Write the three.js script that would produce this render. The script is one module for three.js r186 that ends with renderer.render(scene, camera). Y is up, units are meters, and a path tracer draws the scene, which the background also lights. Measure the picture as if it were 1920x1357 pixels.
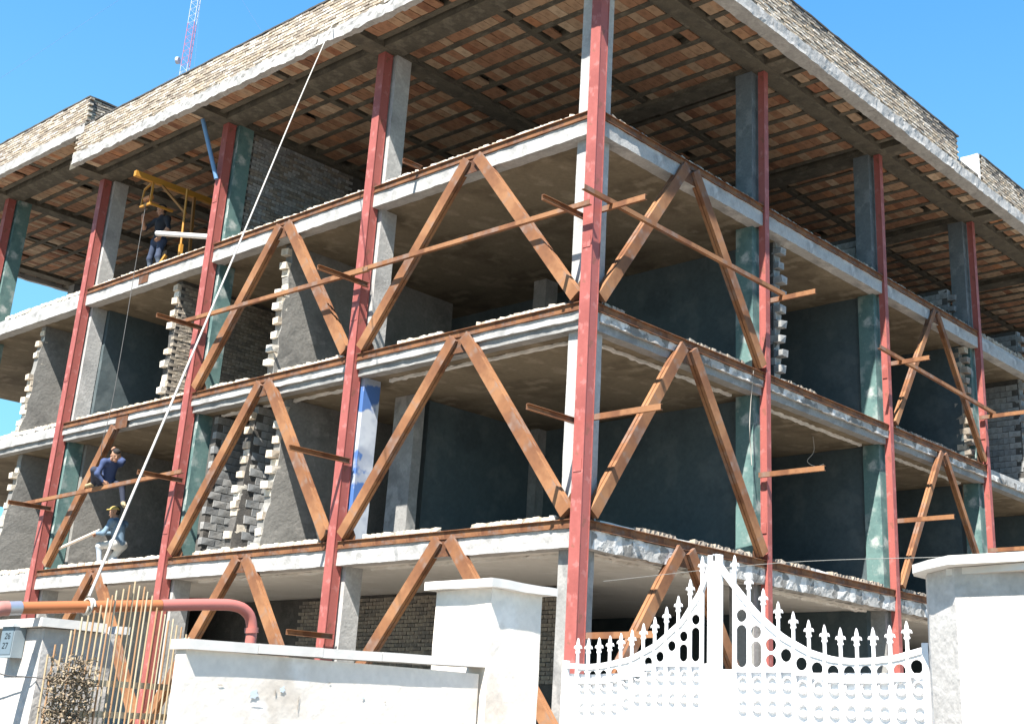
import * as THREE from 'three';
import { mergeGeometries, toCreasedNormals } from 'three/addons/utils/BufferGeometryUtils.js';
import { MarchingCubes } from 'three/addons/objects/MarchingCubes.js';

const V = (x, y, z) => new THREE.Vector3(x, y, z);
const scene = new THREE.Scene();

// ---------- camera ----------
const camera = new THREE.PerspectiveCamera(31.65, 1920 / 1357, 0.1, 900);
{
  const rt = V(0.76030789, 0.04034579, -0.64830867), up = V(0.18775226, 0.94181746, 0.27879914), fw = V(-0.62183679, 0.33369461, -0.70849623);
  camera.quaternion.setFromRotationMatrix(new THREE.Matrix4().makeBasis(rt, up, fw.clone().negate()));
  camera.position.set(11.7794, 1.5975, 13.5780);
  camera.setViewOffset(1920, 1357, -132.5, 147.84, 1920, 1357);
  camera.updateMatrixWorld(); camera.updateProjectionMatrix();
}
// ---------- sky, sun, exposure ----------
const SUN = V(0.25, 1, 0.667).normalize();
{
  const W = 512, H = 256, d = new Float32Array(W * H * 4);
  const mix = (a, b, t) => a + (b - a) * t;
  for (let j = 0; j < H; j++) {
    const lat = ((j + .5) / H - .5) * Math.PI, s = Math.sin(lat);
    for (let i = 0; i < W; i++) {
      const lon = ((i + .5) / W - .5) * 2 * Math.PI, k = (j * W + i) * 4;
      const dir = V(Math.cos(lat) * Math.cos(lon), s, Math.cos(lat) * Math.sin(lon));
      let c;
      if (s >= 0) {
        const t = Math.pow(1 - s, 1.7);
        c = [mix(.002, .16, t), mix(.078, .37, t), mix(.31, .43, t)];
        const g = Math.pow(Math.max(0, dir.dot(SUN)), 6) * .05; c = c.map(v => v + g);
      } else c = [.15, .145, .135];
      d[k] = c[0]; d[k + 1] = c[1]; d[k + 2] = c[2]; d[k + 3] = 1;
    }
  }
  const sky = new THREE.DataTexture(d, W, H, THREE.RGBAFormat, THREE.FloatType);
  sky.mapping = THREE.EquirectangularReflectionMapping; sky.magFilter = sky.minFilter = THREE.LinearFilter; sky.needsUpdate = true;
  scene.background = sky; scene.environment = sky;
}
const sun = new THREE.DirectionalLight(new THREE.Color(1, .94, .86), 5);
sun.position.copy(SUN).multiplyScalar(60); sun.target.position.set(-5, 5, -3); sun.position.add(sun.target.position);
sun.castShadow = true; sun.shadow.mapSize.set(4096, 4096);
Object.assign(sun.shadow.camera, { left: -32, right: 32, top: 32, bottom: -32, near: 1, far: 140 });
scene.add(sun, sun.target);
const EXPOSURE = 3.05;

// ---------- random, noise ----------
function rng(a) { return () => { a |= 0; a = a + 0x6D2B79F5 | 0; let t = Math.imul(a ^ a >>> 15, 1 | a); t = t + Math.imul(t ^ t >>> 7, 61 | t) ^ t; return ((t ^ t >>> 14) >>> 0) / 4294967296; }; }
const rnd = rng(1234), rr = (a, b) => a + (b - a) * rnd();
function h3(x, y, z) { let h = Math.imul(x, 374761393) ^ Math.imul(y, 668265263) ^ Math.imul(z, 2147483647 ^ 0x5bd1e995); h = Math.imul(h ^ h >>> 13, 1274126177); return ((h ^ h >>> 16) >>> 0) / 4294967296; }
const sm = t => t * t * (3 - 2 * t), lerp = (a, b, t) => a + (b - a) * t;
function vnoise(x, y, z, p = 0) {
  const X = Math.floor(x), Y = Math.floor(y), Z = Math.floor(z), u = sm(x - X), v = sm(y - Y), w = sm(z - Z);
  const m = n => p ? ((n % p) + p) % p : n, g = (a, b, c) => h3(m(X + a), m(Y + b), Z + c);
  return lerp(lerp(lerp(g(0, 0, 0), g(1, 0, 0), u), lerp(g(0, 1, 0), g(1, 1, 0), u), v), lerp(lerp(g(0, 0, 1), g(1, 0, 1), u), lerp(g(0, 1, 1), g(1, 1, 1), u), v), w);
}
function fbm2(u, v, base, oct, seed) { let s = 0, a = .5, n = 0, p = base; for (let i = 0; i < oct; i++) { s += a * vnoise(u * p, v * p, seed + i * 7.3 | 0, p); n += a; a *= .55; p *= 2; } return s / n; }
// a tileable texture; fn(u, v) returns [r, g, b, height], linear colour
function tex(N, fn) {
  const c = new Uint8Array(N * N * 4), b = new Uint8Array(N * N * 4);
  const s8 = v => { v = Math.min(1, Math.max(0, v)); return Math.round(255 * (v <= .0031308 ? 12.92 * v : 1.055 * Math.pow(v, 1 / 2.4) - .055)); };
  for (let j = 0; j < N; j++) for (let i = 0; i < N; i++) {
    const q = fn(i / N, j / N), k = (j * N + i) * 4;
    c[k] = s8(q[0]); c[k + 1] = s8(q[1]); c[k + 2] = s8(q[2]); c[k + 3] = 255;
    b[k] = b[k + 1] = b[k + 2] = Math.max(0, Math.min(255, Math.round(255 * q[3]))); b[k + 3] = 255;
  }
  const mk = (a, srgb) => { const t = new THREE.DataTexture(a, N, N); t.wrapS = t.wrapT = THREE.RepeatWrapping; t.magFilter = THREE.LinearFilter; t.minFilter = THREE.LinearMipmapLinearFilter; t.generateMipmaps = true; if (srgb) t.colorSpace = THREE.SRGBColorSpace; t.needsUpdate = true; return t; };
  return { map: mk(c, true), bump: mk(b, false) };
}
const m3 = (a, b, t) => [lerp(a[0], b[0], t), lerp(a[1], b[1], t), lerp(a[2], b[2], t)];
const st = (a, b, x) => sm(Math.min(1, Math.max(0, (x - a) / (b - a))));
function mat(t, size, rough, bump, extra = {}) {
  const f = x => { const c = x.clone(); c.repeat.set(1 / size, 1 / size); c.needsUpdate = true; return c; };
  return new THREE.MeshStandardMaterial({ map: f(t.map), bumpMap: bump ? f(t.bump) : null, bumpScale: bump, roughness: rough, ...extra });
}
const flat = (r, g, b, rough = .8, extra = {}) => new THREE.MeshStandardMaterial({ color: new THREE.Color().setRGB(r, g, b), roughness: rough, ...extra });

// concrete / plaster family
function plaster(base, dark, light, seed, speck = .3) {
  return tex(512, (u, v) => {
    const n = fbm2(u, v, 3, 6, seed), m = fbm2(u, v, 7, 5, seed + 40), g = fbm2(u, v, 48, 3, seed + 80);
    let c = m3(base, dark, st(.48, .78, n) * .75); c = m3(c, light, st(.52, .75, m) * .7);
    const k = 1 + (g - .5) * speck; return [c[0] * k, c[1] * k, c[2] * k, n * .35 + m * .3 + g * .35];
  });
}
const T = {
  conc: plaster([.36, .357, .345], [.22, .22, .215], [.48, .475, .46], 1),
  concGrey: plaster([.24, .24, .232], [.14, .14, .14], [.33, .325, .31], 2),
  dirt: plaster([.13, .12, .105], [.08, .075, .065], [.20, .185, .16], 12, .4),
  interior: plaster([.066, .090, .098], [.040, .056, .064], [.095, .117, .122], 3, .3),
  worn: tex(512, (u, v) => { const n = fbm2(u, v, 4, 6, 131), m = fbm2(u, v, 8, 5, 133), g = fbm2(u, v, 40, 3, 137); let c = m3([.34, .335, .32], [.58, .57, .55], st(.47, .55, n)); c = m3(c, [.13, .125, .115], st(.60, .68, m) * .85); c = m3(c, [.36, .26, .16], st(.62, .72, fbm2(u, v, 6, 4, 139)) * .5); const k = 1 + (g - .5) * .3; return [c[0] * k, c[1] * k, c[2] * k, st(.47, .55, n) * .6 + g * .4]; }),
  bluec: plaster([.125, .145, .155], [.075, .092, .10], [.20, .22, .23], 15, .35),
  darkp: plaster([.215, .21, .195], [.13, .127, .12], [.29, .28, .26], 14, .4),
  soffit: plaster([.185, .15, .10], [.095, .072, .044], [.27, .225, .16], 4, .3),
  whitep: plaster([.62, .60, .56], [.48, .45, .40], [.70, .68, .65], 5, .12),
  wall: plaster([.68, .63, .56], [.46, .40, .33], [.78, .75, .70], 6, .18),
  greyp: plaster([.43, .415, .39], [.29, .28, .265], [.56, .545, .52], 7, .35),
  roofbeam: plaster([.105, .092, .068], [.055, .05, .04], [.165, .147, .112], 8, .4),
  brick: plaster([1, 1, 1], [.62, .60, .58], [1.0, .97, .92], 9, .45),
  yard: plaster([.27, .24, .195], [.20, .175, .14], [.33, .30, .25], 17, .4),
  ground: plaster([.165, .146, .118], [.115, .10, .08], [.21, .19, .158], 10, .4),
  teal: tex(512, (u, v) => {
    const n = fbm2(u, v, 4, 6, 21), m = fbm2(u, v, 9, 5, 23), s = fbm2(u, v, 3, 2, 29), g = fbm2(u, v, 40, 3, 25);
    let c = m3([.10, .18, .17], [.055, .115, .115], st(.40, .7, n)); c = m3(c, [.21, .27, .255], st(.48, .72, m)); c = m3(c, [.44, .46, .44], st(.60, .74, fbm2(u, v, 5, 5, 31)) * .7);
    const k = 1 + (g - .5) * .25; return [c[0] * k, c[1] * k, c[2] * k, n * .5 + m * .5];
  }),
  blue: tex(512, (u, v) => {
    const n = fbm2(u, v, 4, 6, 51), m = fbm2(u, v, 3, 5, 53);
    let c = m3([.46, .50, .56], [.30, .34, .42], st(.4, .7, n)); c = m3(c, [.06, .14, .36], st(.56, .63, m)); return [...c, n];
  }),
  rust: tex(512, (u, v) => {
    const n = fbm2(u, v, 4, 6, 61), m = fbm2(u, v, 6, 5, 67), g = fbm2(u, v, 40, 3, 71);
    let c = m3([.235, .105, .042], [.165, .068, .028], st(.40, .72, n)); c = m3(c, [.31, .155, .068], st(.45, .75, m)); c = m3(c, [.22, .175, .15], st(.52, .68, fbm2(u, v, 5, 4, 77)) * .7);
    const k = 1 + (g - .5) * .22; return [c[0] * k, c[1] * k, c[2] * k, n * .4 + g * .6];
  }),
  red: tex(512, (u, v) => {
    const n = fbm2(u, v, 3, 6, 81), g = fbm2(u, v, 40, 3, 87), m = fbm2(u, v, 12, 4, 83);
    let c = m3([.31, .085, .072], [.24, .060, .050], st(.4, .7, n)); c = m3(c, [.40, .155, .14], st(.6, .75, m) * .6); c = m3(c, [.20, .075, .05], st(.72, .76, fbm2(u, v, 9, 5, 89)) * .7);
    const k = 1 + (g - .5) * .15; return [c[0] * k, c[1] * k, c[2] * k, n];
  }),
};
const M = {
  worn: mat(T.worn, 1.7, .93, .014), darkp: mat(T.darkp, 1.9, .94, .010), bluec: mat(T.bluec, 1.4, .9, .008),
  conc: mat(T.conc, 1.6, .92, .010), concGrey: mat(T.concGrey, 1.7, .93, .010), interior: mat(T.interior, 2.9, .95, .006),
  soffit: mat(T.soffit, 2.3, .95, .012), whitep: mat(T.whitep, 3.1, .9, .004), wall: mat(T.wall, 1.9, .92, .006), greyp: mat(T.greyp, 1.5, .95, .012),
  roofbeam: mat(T.roofbeam, 1.3, .95, .010), ground: mat(T.ground, 5.1, .97, .02), yard: mat(T.yard, 4.3, .97, .02), dirt: mat(T.dirt, 2.1, .97, .01), teal: mat(T.teal, 1.5, .75, .006), blue: mat(T.blue, 1.7, .7, .004),
  rust: mat(T.rust, 2.1, .8, .0015, { color: new THREE.Color().setRGB(.86, .82, .80) }), rustBeam: mat(T.rust, .8, .85, .0015, { color: new THREE.Color().setRGB(.66, .60, .56) }), rustDark: mat(T.rust, .7, .85, .0015, { color: new THREE.Color().setRGB(.42, .36, .34) }), red: mat(T.red, 1.3, .62, .001),
  mortar: mat(T.concGrey, .9, .95, .012, { color: new THREE.Color().setRGB(.36, .34, .32) }),
  mortarDark: mat(T.concGrey, .9, .95, .012, { color: new THREE.Color().setRGB(.28, .27, .26) }),
};
const tint = (t, size, list, bump = .006) => list.map(c => mat(t, size, .93, bump, { color: new THREE.Color().setRGB(...c) }));
const BR = tint(T.brick, .55, [[.43, .385, .315], [.50, .46, .395], [.36, .31, .245], [.55, .515, .46], [.29, .25, .205], [.45, .38, .29]]);      // parapet, buff
const BRG = tint(T.brick, .6, [[.12, .115, .11], [.20, .185, .165], [.30, .27, .225]]);                                                      // dark brick tones
const TL = tint(T.brick, .31, [[.37, .215, .125], [.41, .265, .165], [.31, .165, .095], [.40, .28, .185], [.34, .18, .105], [.27, .12, .065], [.52, .39, .27], [.22, .105, .06], [.42, .20, .10]]);     // ceiling clay
const WB = tint(T.brick, .5, [[.33, .29, .24], [.40, .35, .28], [.27, .24, .205], [.45, .40, .33]]);                                         // partition brick
const WG = tint(T.brick, .5, [[.27, .28, .28], [.33, .335, .33], [.23, .24, .245]]);                                                         // grey block
const EB = tint(T.brick, .4, [[.66, .60, .50], [.58, .50, .40], [.70, .66, .58]]);                                                           // slab edge bricks

// ---------- geometry helpers ----------
function uvBox(g) {           // uv in metres from the face direction
  g = g.index ? g.toNonIndexed() : g; g.computeVertexNormals();
  const p = g.attributes.position, uv = new Float32Array(p.count * 2), a = V(0, 0, 0), b = V(0, 0, 0), c = V(0, 0, 0);
  for (let i = 0; i < p.count; i += 3) {
    a.fromBufferAttribute(p, i); b.fromBufferAttribute(p, i + 1); c.fromBufferAttribute(p, i + 2);
    const n = b.clone().sub(a).cross(c.clone().sub(a)), x = Math.abs(n.x), y = Math.abs(n.y), z = Math.abs(n.z);
    [a, b, c].forEach((q, k) => { const [s, t] = y >= x && y >= z ? [q.x, q.z] : x >= z ? [q.z, q.y] : [q.x, q.y]; uv[(i + k) * 2] = s; uv[(i + k) * 2 + 1] = t; });
  }
  g.setAttribute('uv', new THREE.BufferAttribute(uv, 2)); return g;
}
function box(x0, x1, y0, y1, z0, z1) { const g = new THREE.BoxGeometry(x1 - x0, y1 - y0, z1 - z0); g.translate((x0 + x1) / 2, (y0 + y1) / 2, (z0 + z1) / 2); return uvBox(g); }
let SEED = 0;
function rough(x0, x1, y0, y1, z0, z1, step, amp, freq = 6) {       // box with uneven faces and edges
  const s = d => Math.max(1, Math.min(120, Math.round(d / step)));
  const g = new THREE.BoxGeometry(x1 - x0, y1 - y0, z1 - z0, s(x1 - x0), s(y1 - y0), s(z1 - z0)); g.translate((x0 + x1) / 2, (y0 + y1) / 2, (z0 + z1) / 2);
  const p = g.attributes.position, k = ++SEED * 13.7;
  for (let i = 0; i < p.count; i++) {
    const x = p.getX(i), y = p.getY(i), z = p.getZ(i), n = o => (vnoise(x * freq + k + o, y * freq + o * 2, z * freq - o) - .5) * 1.4 + (vnoise(x * freq * 3 + k, y * freq * 3 + o, z * freq * 3 + o) - .5) * .6;
    p.setXYZ(i, x + n(0) * amp, y + n(31) * amp, z + n(67) * amp);
  }
  return uvBox(g);
}
function brickGeo(w, h, d, seed, j = .004) {
  const g = new THREE.BoxGeometry(w, h, d), p = g.attributes.position, r = rng(seed), mp = {};
  for (let i = 0; i < p.count; i++) { const k = [p.getX(i), p.getY(i), p.getZ(i)].map(Math.sign).join(); const o = mp[k] ??= [r() - .5, r() - .5, r() - .5]; p.setXYZ(i, p.getX(i) + o[0] * j * 2, p.getY(i) + o[1] * j * 2, p.getZ(i) + o[2] * j * 2); }
  return uvBox(g);
}
function shapeOf(pts) { const s = new THREE.Shape(); pts.forEach((q, i) => i ? s.lineTo(q[0], q[1]) : s.moveTo(q[0], q[1])); return s; }
// a straight member of constant section from a to b; the section's +y points to `up`
function member(pts, a, b, up, hole) {
  const d = b.clone().sub(a), L = d.length(), sh = shapeOf(pts); if (hole) sh.holes.push(new THREE.Path(hole.map(q => new THREE.Vector2(...q))));
  const g = uvBox(new THREE.ExtrudeGeometry(sh, { depth: L, bevelEnabled: false }));
  const z = d.normalize(), x = up.clone().cross(z).normalize(), y = z.clone().cross(x);
  g.applyMatrix4(new THREE.Matrix4().makeBasis(x, y, z).setPosition(a)); return g;
}
const sect = {
  I: (h, w, t, tw) => [[-w / 2, -h / 2], [w / 2, -h / 2], [w / 2, -h / 2 + t], [tw / 2, -h / 2 + t], [tw / 2, h / 2 - t], [w / 2, h / 2 - t], [w / 2, h / 2], [-w / 2, h / 2], [-w / 2, h / 2 - t], [-tw / 2, h / 2 - t], [-tw / 2, -h / 2 + t], [-w / 2, -h / 2 + t]],
  C: (h, w, t) => [[-w / 2, -h / 2], [w / 2, -h / 2], [w / 2, -h / 2 + t], [-w / 2 + t, -h / 2 + t], [-w / 2 + t, h / 2 - t], [w / 2, h / 2 - t], [w / 2, h / 2], [-w / 2, h / 2]],
  Lp: (h, w, t) => [[-w / 2, -h / 2], [w / 2, -h / 2], [w / 2, -h / 2 + t], [-w / 2 + t, -h / 2 + t], [-w / 2 + t, h / 2], [-w / 2, h / 2]],
  // two channels toe to toe: a seam along both narrow sides
  seam: (w, h) => [[-w / 2, -h / 2], [w / 2, -h / 2], [w / 2, -.012], [w / 2 - .018, -.008], [w / 2 - .018, .008], [w / 2, .012], [w / 2, h / 2], [-w / 2, h / 2], [-w / 2, .012], [-w / 2 + .018, .008], [-w / 2 + .018, -.008], [-w / 2, -.012]],
  col: (a = .1) => { const b = a - .008, f = .014; return [[-a, -a], [a, -a], [a, -a + f], [b, -a + f], [b, a - f], [a, a - f], [a, a], [-a, a], [-a, a - f], [-b, a - f], [-b, -a + f], [-a, -a + f]]; },
};
function tube(pts, r, seg = 6, n = 0, closed = false) { const c = new THREE.CatmullRomCurve3(pts, closed); const g = new THREE.TubeGeometry(c, n || Math.max(2, pts.length * 4), r, seg, closed); return g; }
function rod(a, b, r, seg = 8, r2 = r) { const d = b.clone().sub(a), g = new THREE.CylinderGeometry(r2, r, d.length(), seg); g.translate(0, d.length() / 2, 0); g.applyQuaternion(new THREE.Quaternion().setFromUnitVectors(V(0, 1, 0), d.normalize())); g.translate(a.x, a.y, a.z); return g; }
const norm = g => { g = g.index ? g.toNonIndexed() : g; for (const k of Object.keys(g.attributes)) if (!['position', 'normal', 'uv'].includes(k)) g.deleteAttribute(k); return g; };
const merge = list => mergeGeometries(list.map(norm));

// ---------- scene helpers ----------
function mesh(name, g, m, parent) { const o = new THREE.Mesh(g, m); o.name = name; o.castShadow = o.receiveShadow = true; parent.add(o); return o; }
const taken = {};
const numbered = n => { const k = taken[n] = (taken[n] ?? -1) + 1; return k ? `${n}_${String(k).padStart(3, '0')}` : n; };
function tag(o, label, category, group) { o.userData.label = label; o.userData.category = category; if (group) o.userData.group = group; return o; }
function thing(name, label, category, p = [0, 0, 0], group) { const o = new THREE.Group(); o.name = numbered(name); o.position.set(...p); scene.add(o); return tag(o, label, category, group); }
function single(name, g, m, label, category, group) { return tag(mesh(numbered(name), g, m, scene), label, category, group); }
function structure(name, g, m) { const o = mesh(name, g, m, scene); o.userData.kind = 'structure'; return o; }
function group(name, parent) { const o = new THREE.Group(); o.name = name; parent.add(o); return o; }

// pieces: the ones that show largest become parts, the rest join one "stuff" part per parent
class Pieces {
  constructor(name, limit) { this.name = name; this.limit = limit; this.list = []; }
  add(g, m, p, turn, parent) { this.list.push({ g, m, x: new THREE.Matrix4().compose(p, new THREE.Quaternion().setFromEuler(new THREE.Euler(...turn)), V(1, 1, 1)), p, parent }); }
  finish() {
    const q = V(0, 0, 0);
    for (const e of this.list) { q.copy(e.p).project(camera); const inside = Math.abs(q.x) < 1.02 && Math.abs(q.y) < 1.02 && q.z < 1; e.s = (inside ? 0 : 1e4) + e.p.distanceTo(camera.position); }
    this.list.sort((a, b) => a.s - b.s);
    const rest = new Map();
    this.list.forEach((e, i) => {
      if (i < this.limit) { const o = mesh(this.name, e.g, e.m, e.parent); o.applyMatrix4(e.x); }
      else { const k = e.parent.uuid + e.m.uuid; if (!rest.has(k)) rest.set(k, { e, l: [] }); rest.get(k).l.push(e.g.clone().applyMatrix4(e.x)); }
    });
    for (const { e, l } of rest.values()) { const o = mesh(this.name + '_field', merge(l), e.m, e.parent); o.userData.kind = 'stuff'; }
  }
}
const pick = a => a[Math.floor(rnd() * a.length)];

// ---------- layout ----------
const LX = [0, -5.366, -10.412, -15.46, -20.5, -25.75];          // column axes along the left front
const RZ = [0, -4.795, -9.325, -13.947, -18.55];                 // column axes along the right front
const FL = [4.40, 7.63, 10.80];                                  // floor levels (2nd, 3rd, top)
const BASE = 1.42, SOF = 13.65, SOF2 = 14.40;
const XE = -26.25, ZE = -29.5;

// ---------- ground ----------
structure('street', (() => { const g = new THREE.PlaneGeometry(900, 900).rotateX(-Math.PI / 2); return uvBox(g); })(), M.ground);
structure('yard', box(-60, 4.3, .2, 1.3, -60, 5.4), M.yard);
structure('yard_apron', box(4.304, 9, .2, 1.29, -60, 5.4), M.yard);

// =====================================================================
// the unfinished building
// =====================================================================
const B = thing('unfinished_building', 'four storey unfinished concrete building with clay tile ceiling and brick parapet', 'building', [0, 0, 0]);
// floors
FL.forEach((f, i) => {
  const s = mesh('floor_slab', box(XE, -.22, f - .30, f + .05, ZE, -.22), M.dirt, B);
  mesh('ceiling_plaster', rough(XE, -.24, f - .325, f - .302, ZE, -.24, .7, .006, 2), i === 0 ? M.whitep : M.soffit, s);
  const cut = i === 1 ? .20 : .33;
  for (let k = 0; k < 5; k++) {
    const a = LX[k] - .103, b = LX[k + 1] + .103;
    const e = mesh('edge_beam', rough(b, a, f - cut, f - .068, -.235, .02, .09, .013, 8), M.conc, B);
    mesh('edge_cap', rough(b, a, f - .066, f + .055, -.235, -.032, .2, .006), M.conc, e);
    if (cut < .3) mesh('edge_foot', rough(b, a, f - .33, f - cut - .002, -.235, -.035, .16, .010), M.concGrey, e);
  }
  for (let k = 0; k < 4; k++) {
    const a = RZ[k] - .071, b = RZ[k + 1] + .071, a2 = k ? a : -.238;
    const e = mesh('edge_beam', rough(-.235, .02, f - cut, f - .068, b, a2, .09, i < 2 ? .02 : .010, 8), i < 2 ? M.worn : M.conc, B);
    mesh('edge_cap', rough(-.235, -.032, f - .066, f + .055, b, a2, .2, .006), M.conc, e);
    if (cut < .3) mesh('edge_foot', rough(-.235, -.035, f - .33, f - cut - .002, b, a2, .16, .010), M.concGrey, e);
    if (!k) mesh('edge_end', rough(-.10, .02, f - .33, f - .068, -.237, -.104, .1, .006), M.conc, e);
  }
});
mesh('ground_floor', box(XE, -.1, 1.30, BASE, ZE, -.1), M.dirt, B);
// ragged plaster lips under the two lower floors
function lip(along, fixed, a, b, y) {
  const n = Math.round(Math.abs(b - a) / .07), sh = [[0, 0]];
  const g = along === 'x' ? rough(Math.min(a, b), Math.max(a, b), y - .035, y + .01, fixed - .04, fixed + .03, .06, .026, 9) : rough(fixed - .04, fixed + .03, y - .035, y + .01, Math.min(a, b), Math.max(a, b), .06, .026, 9);
  mesh('plaster_ridge', g, M.whitep, B);
}
for (const [f, k] of [[FL[1], [0, 1]], [FL[0], [0, 1]]]) {
  lip('x', -.46, -.5, -4.9, f - .335); lip('x', -.46, -5.7, -9.9, f - .335);
  lip('z', -.46, -.5, -4.4, f - .335); lip('z', -.46, -5.1, -9.0, f - .335); lip('z', -.46, -9.7, -13.5, f - .335);
}
// concrete columns, one part per storey: [left axis index or null, right axis index, storey, material]
const storey = [[BASE, FL[0] - .33], [FL[0] + .06, FL[1] - .33], [FL[1] + .06, FL[2] - .33], [FL[2] + .06, SOF]];
function ccol(cx, cz, y0, y1, m, w = .175, d = .36, side) {
  const g = side === 'x' ? rough(cx - d / 2, cx + d / 2, y0, y1, cz - w, cz + w, .3, .006, 3) : rough(cx - w, cx + w, y0, y1, cz - d / 2, cz + d / 2, .3, .006, 3);
  mesh('concrete_column', g, m, B);
}
for (let s = 0; s < 4; s++) {
  const [y0, y1] = storey[s];
  ccol(-.30, -.30, y0, y1 + (s === 3 ? .05 : 0), s === 0 ? M.concGrey : M.conc, .18, .36);
  for (let k = 1; k < 6; k++) {
    const top = s === 3 && k >= 4 ? SOF2 : y1;
    const m = s === 0 ? M.conc : (k === 1 && s === 1) ? M.blue : (k === 2 || (k === 3 && s === 1) || (k === 4 && s > 1)) ? M.teal : M.conc;
    ccol(LX[k], -.32, y0, top, m);
    for (const zz of RZ.slice(1, 4)) ccol(LX[k], zz, y0, top, M.concGrey);
  }
  for (let k = 1; k < 5; k++) ccol(-.32, RZ[k], y0, y1, s === 0 ? M.concGrey : s === 3 ? M.bluec : M.teal, .175, .36, 'x');
}

// ---------- roof ----------
const bricks = new Pieces('brick', 300), tiles = new Pieces('clay_tile', 300), wbricks = new Pieces('wall_brick', 300), ebricks = new Pieces('edge_brick', 300);
const tileG = [0, 1, 2, 3].map(i => brickGeo(.188, .05, .395, 100 + i, .006));
function ceilingField(roof, ys, xs, zs, xa, xb, za, zb, edgeL, edgeR) {
  // xs, zs: beam axes; [xa, xb] x [za, zb]: extent under the slab
  const slab = mesh('roof_slab', box(xa, xb - .02, ys + .24, ys + .30, za, zb - .02), M.roofbeam, roof);
  for (const x of xs) mesh('roof_beam', rough(x - .2, x + .2, ys, ys + .238, za + .01, zb - edgeL - .004, .35, .008, 3), M.roofbeam, roof);
  zs.forEach((z, i) => mesh('roof_beam', rough(xa + .01, xb - edgeR - .004, ys + .006, ys + .236, z - .24, z + .22, .35, .008, 3), M.roofbeam, roof));
  // ribs along x and tiles between them
  const clear = (z) => zs.every(q => z > q + .26 || z < q - .28);
  const midx = xs.slice(0, -1).map((x, i) => (x + xs[i + 1]) / 2);
  for (const x of midx) mesh('cross_rib', rough(x - .07, x + .07, ys + .088, ys + .237, za + .02, zb - edgeL - .02, .5, .006, 3), M.roofbeam, roof);
  let row = 0;
  for (let z = zb - edgeL - .225; z > za + .3; z -= .515, row++) {
    const rz = z - .2575;
    if (rz > za + .1) mesh('rib', rough(xa + .02, xb - edgeR - .006, ys + .078, ys + .234, rz - .062, rz + .062, .5, .006, 3), M.roofbeam, roof);
    for (let x = xb - edgeR - .12; x > xa + .1; x -= .2) {
      if (xs.some(q => Math.abs(x - q) < .27) || midx.some(q => Math.abs(x - q) < .12)) continue;
      if (!clear(z)) { if (zs.some(q => Math.abs(z - q) < .24)) continue; }
      if (vnoise(x * 1.7, z * 2.1, 5) > .93 || rnd() < .008) continue;
      const t = vnoise(x * .8, z * 1.3, 9);
      tiles.add(pick(tileG), TL[rnd() < .13 ? 6 + Math.floor(rnd() * 3) : Math.min(5, Math.floor((t * .5 + rnd() * .5) * 6))], V(x + rr(-.004, .004), ys + .122 + rr(-.007, .007), z), [rr(-.02, .02), rr(-.015, .015) + (rnd() < .5 ? Math.PI : 0), rr(-.02, .02)], roof);
    }
  }
}
function fascia(roof, g) { mesh('roof_fascia', g, M.conc, roof); }
const bg = [0, 1, 2, 3].map(i => brickGeo(.203, .048, .10, 200 + i, .006));
function brickRun(parent, a, b, y0, courses, set, mats, opt = {}) {   // face bricks from a to b, outward normal to the right hand when walking a -> b is given by opt.n
  const d = b.clone().sub(a), L = d.length(); d.normalize(); const turn = Math.atan2(-d.z, d.x), n = opt.n, P = opt.pitch ?? .215, C = opt.course ?? .0685, geos = opt.geos ?? bg;
  for (let c = 0; c < courses; c++) {
    const off = (c % 2) * P / 2;
    for (let s = off + P * .47; s < L - P * .28; s += P) {
      if (opt.skip && opt.skip(s, c)) continue;
      const p = a.clone().addScaledVector(d, s).addScaledVector(n, -.05 + rr(-.006, .007)); p.y = y0 + (c + .5) * C + rr(-.003, .003);
      let ml = mats;
      if (opt.darkSeed) { const t = c / courses + (vnoise(s * 1.3, c * .4, opt.darkSeed) - .5) * 1.1; if (t > opt.darkAt) ml = BRG; }  // darker bricks become more frequent towards the top courses
      set.add(pick(geos), pick(ml), p, [rr(-.012, .012), turn + rr(-.02, .02), rr(-.012, .012)], parent);
    }
  }
}
function copeLine(parent, x0, x1, y, z0, z1) { mesh('parapet_coping', rough(x0, x1, y, y + .035, z0, z1, .14, .012, 7), M.mortarDark, parent); }
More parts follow.
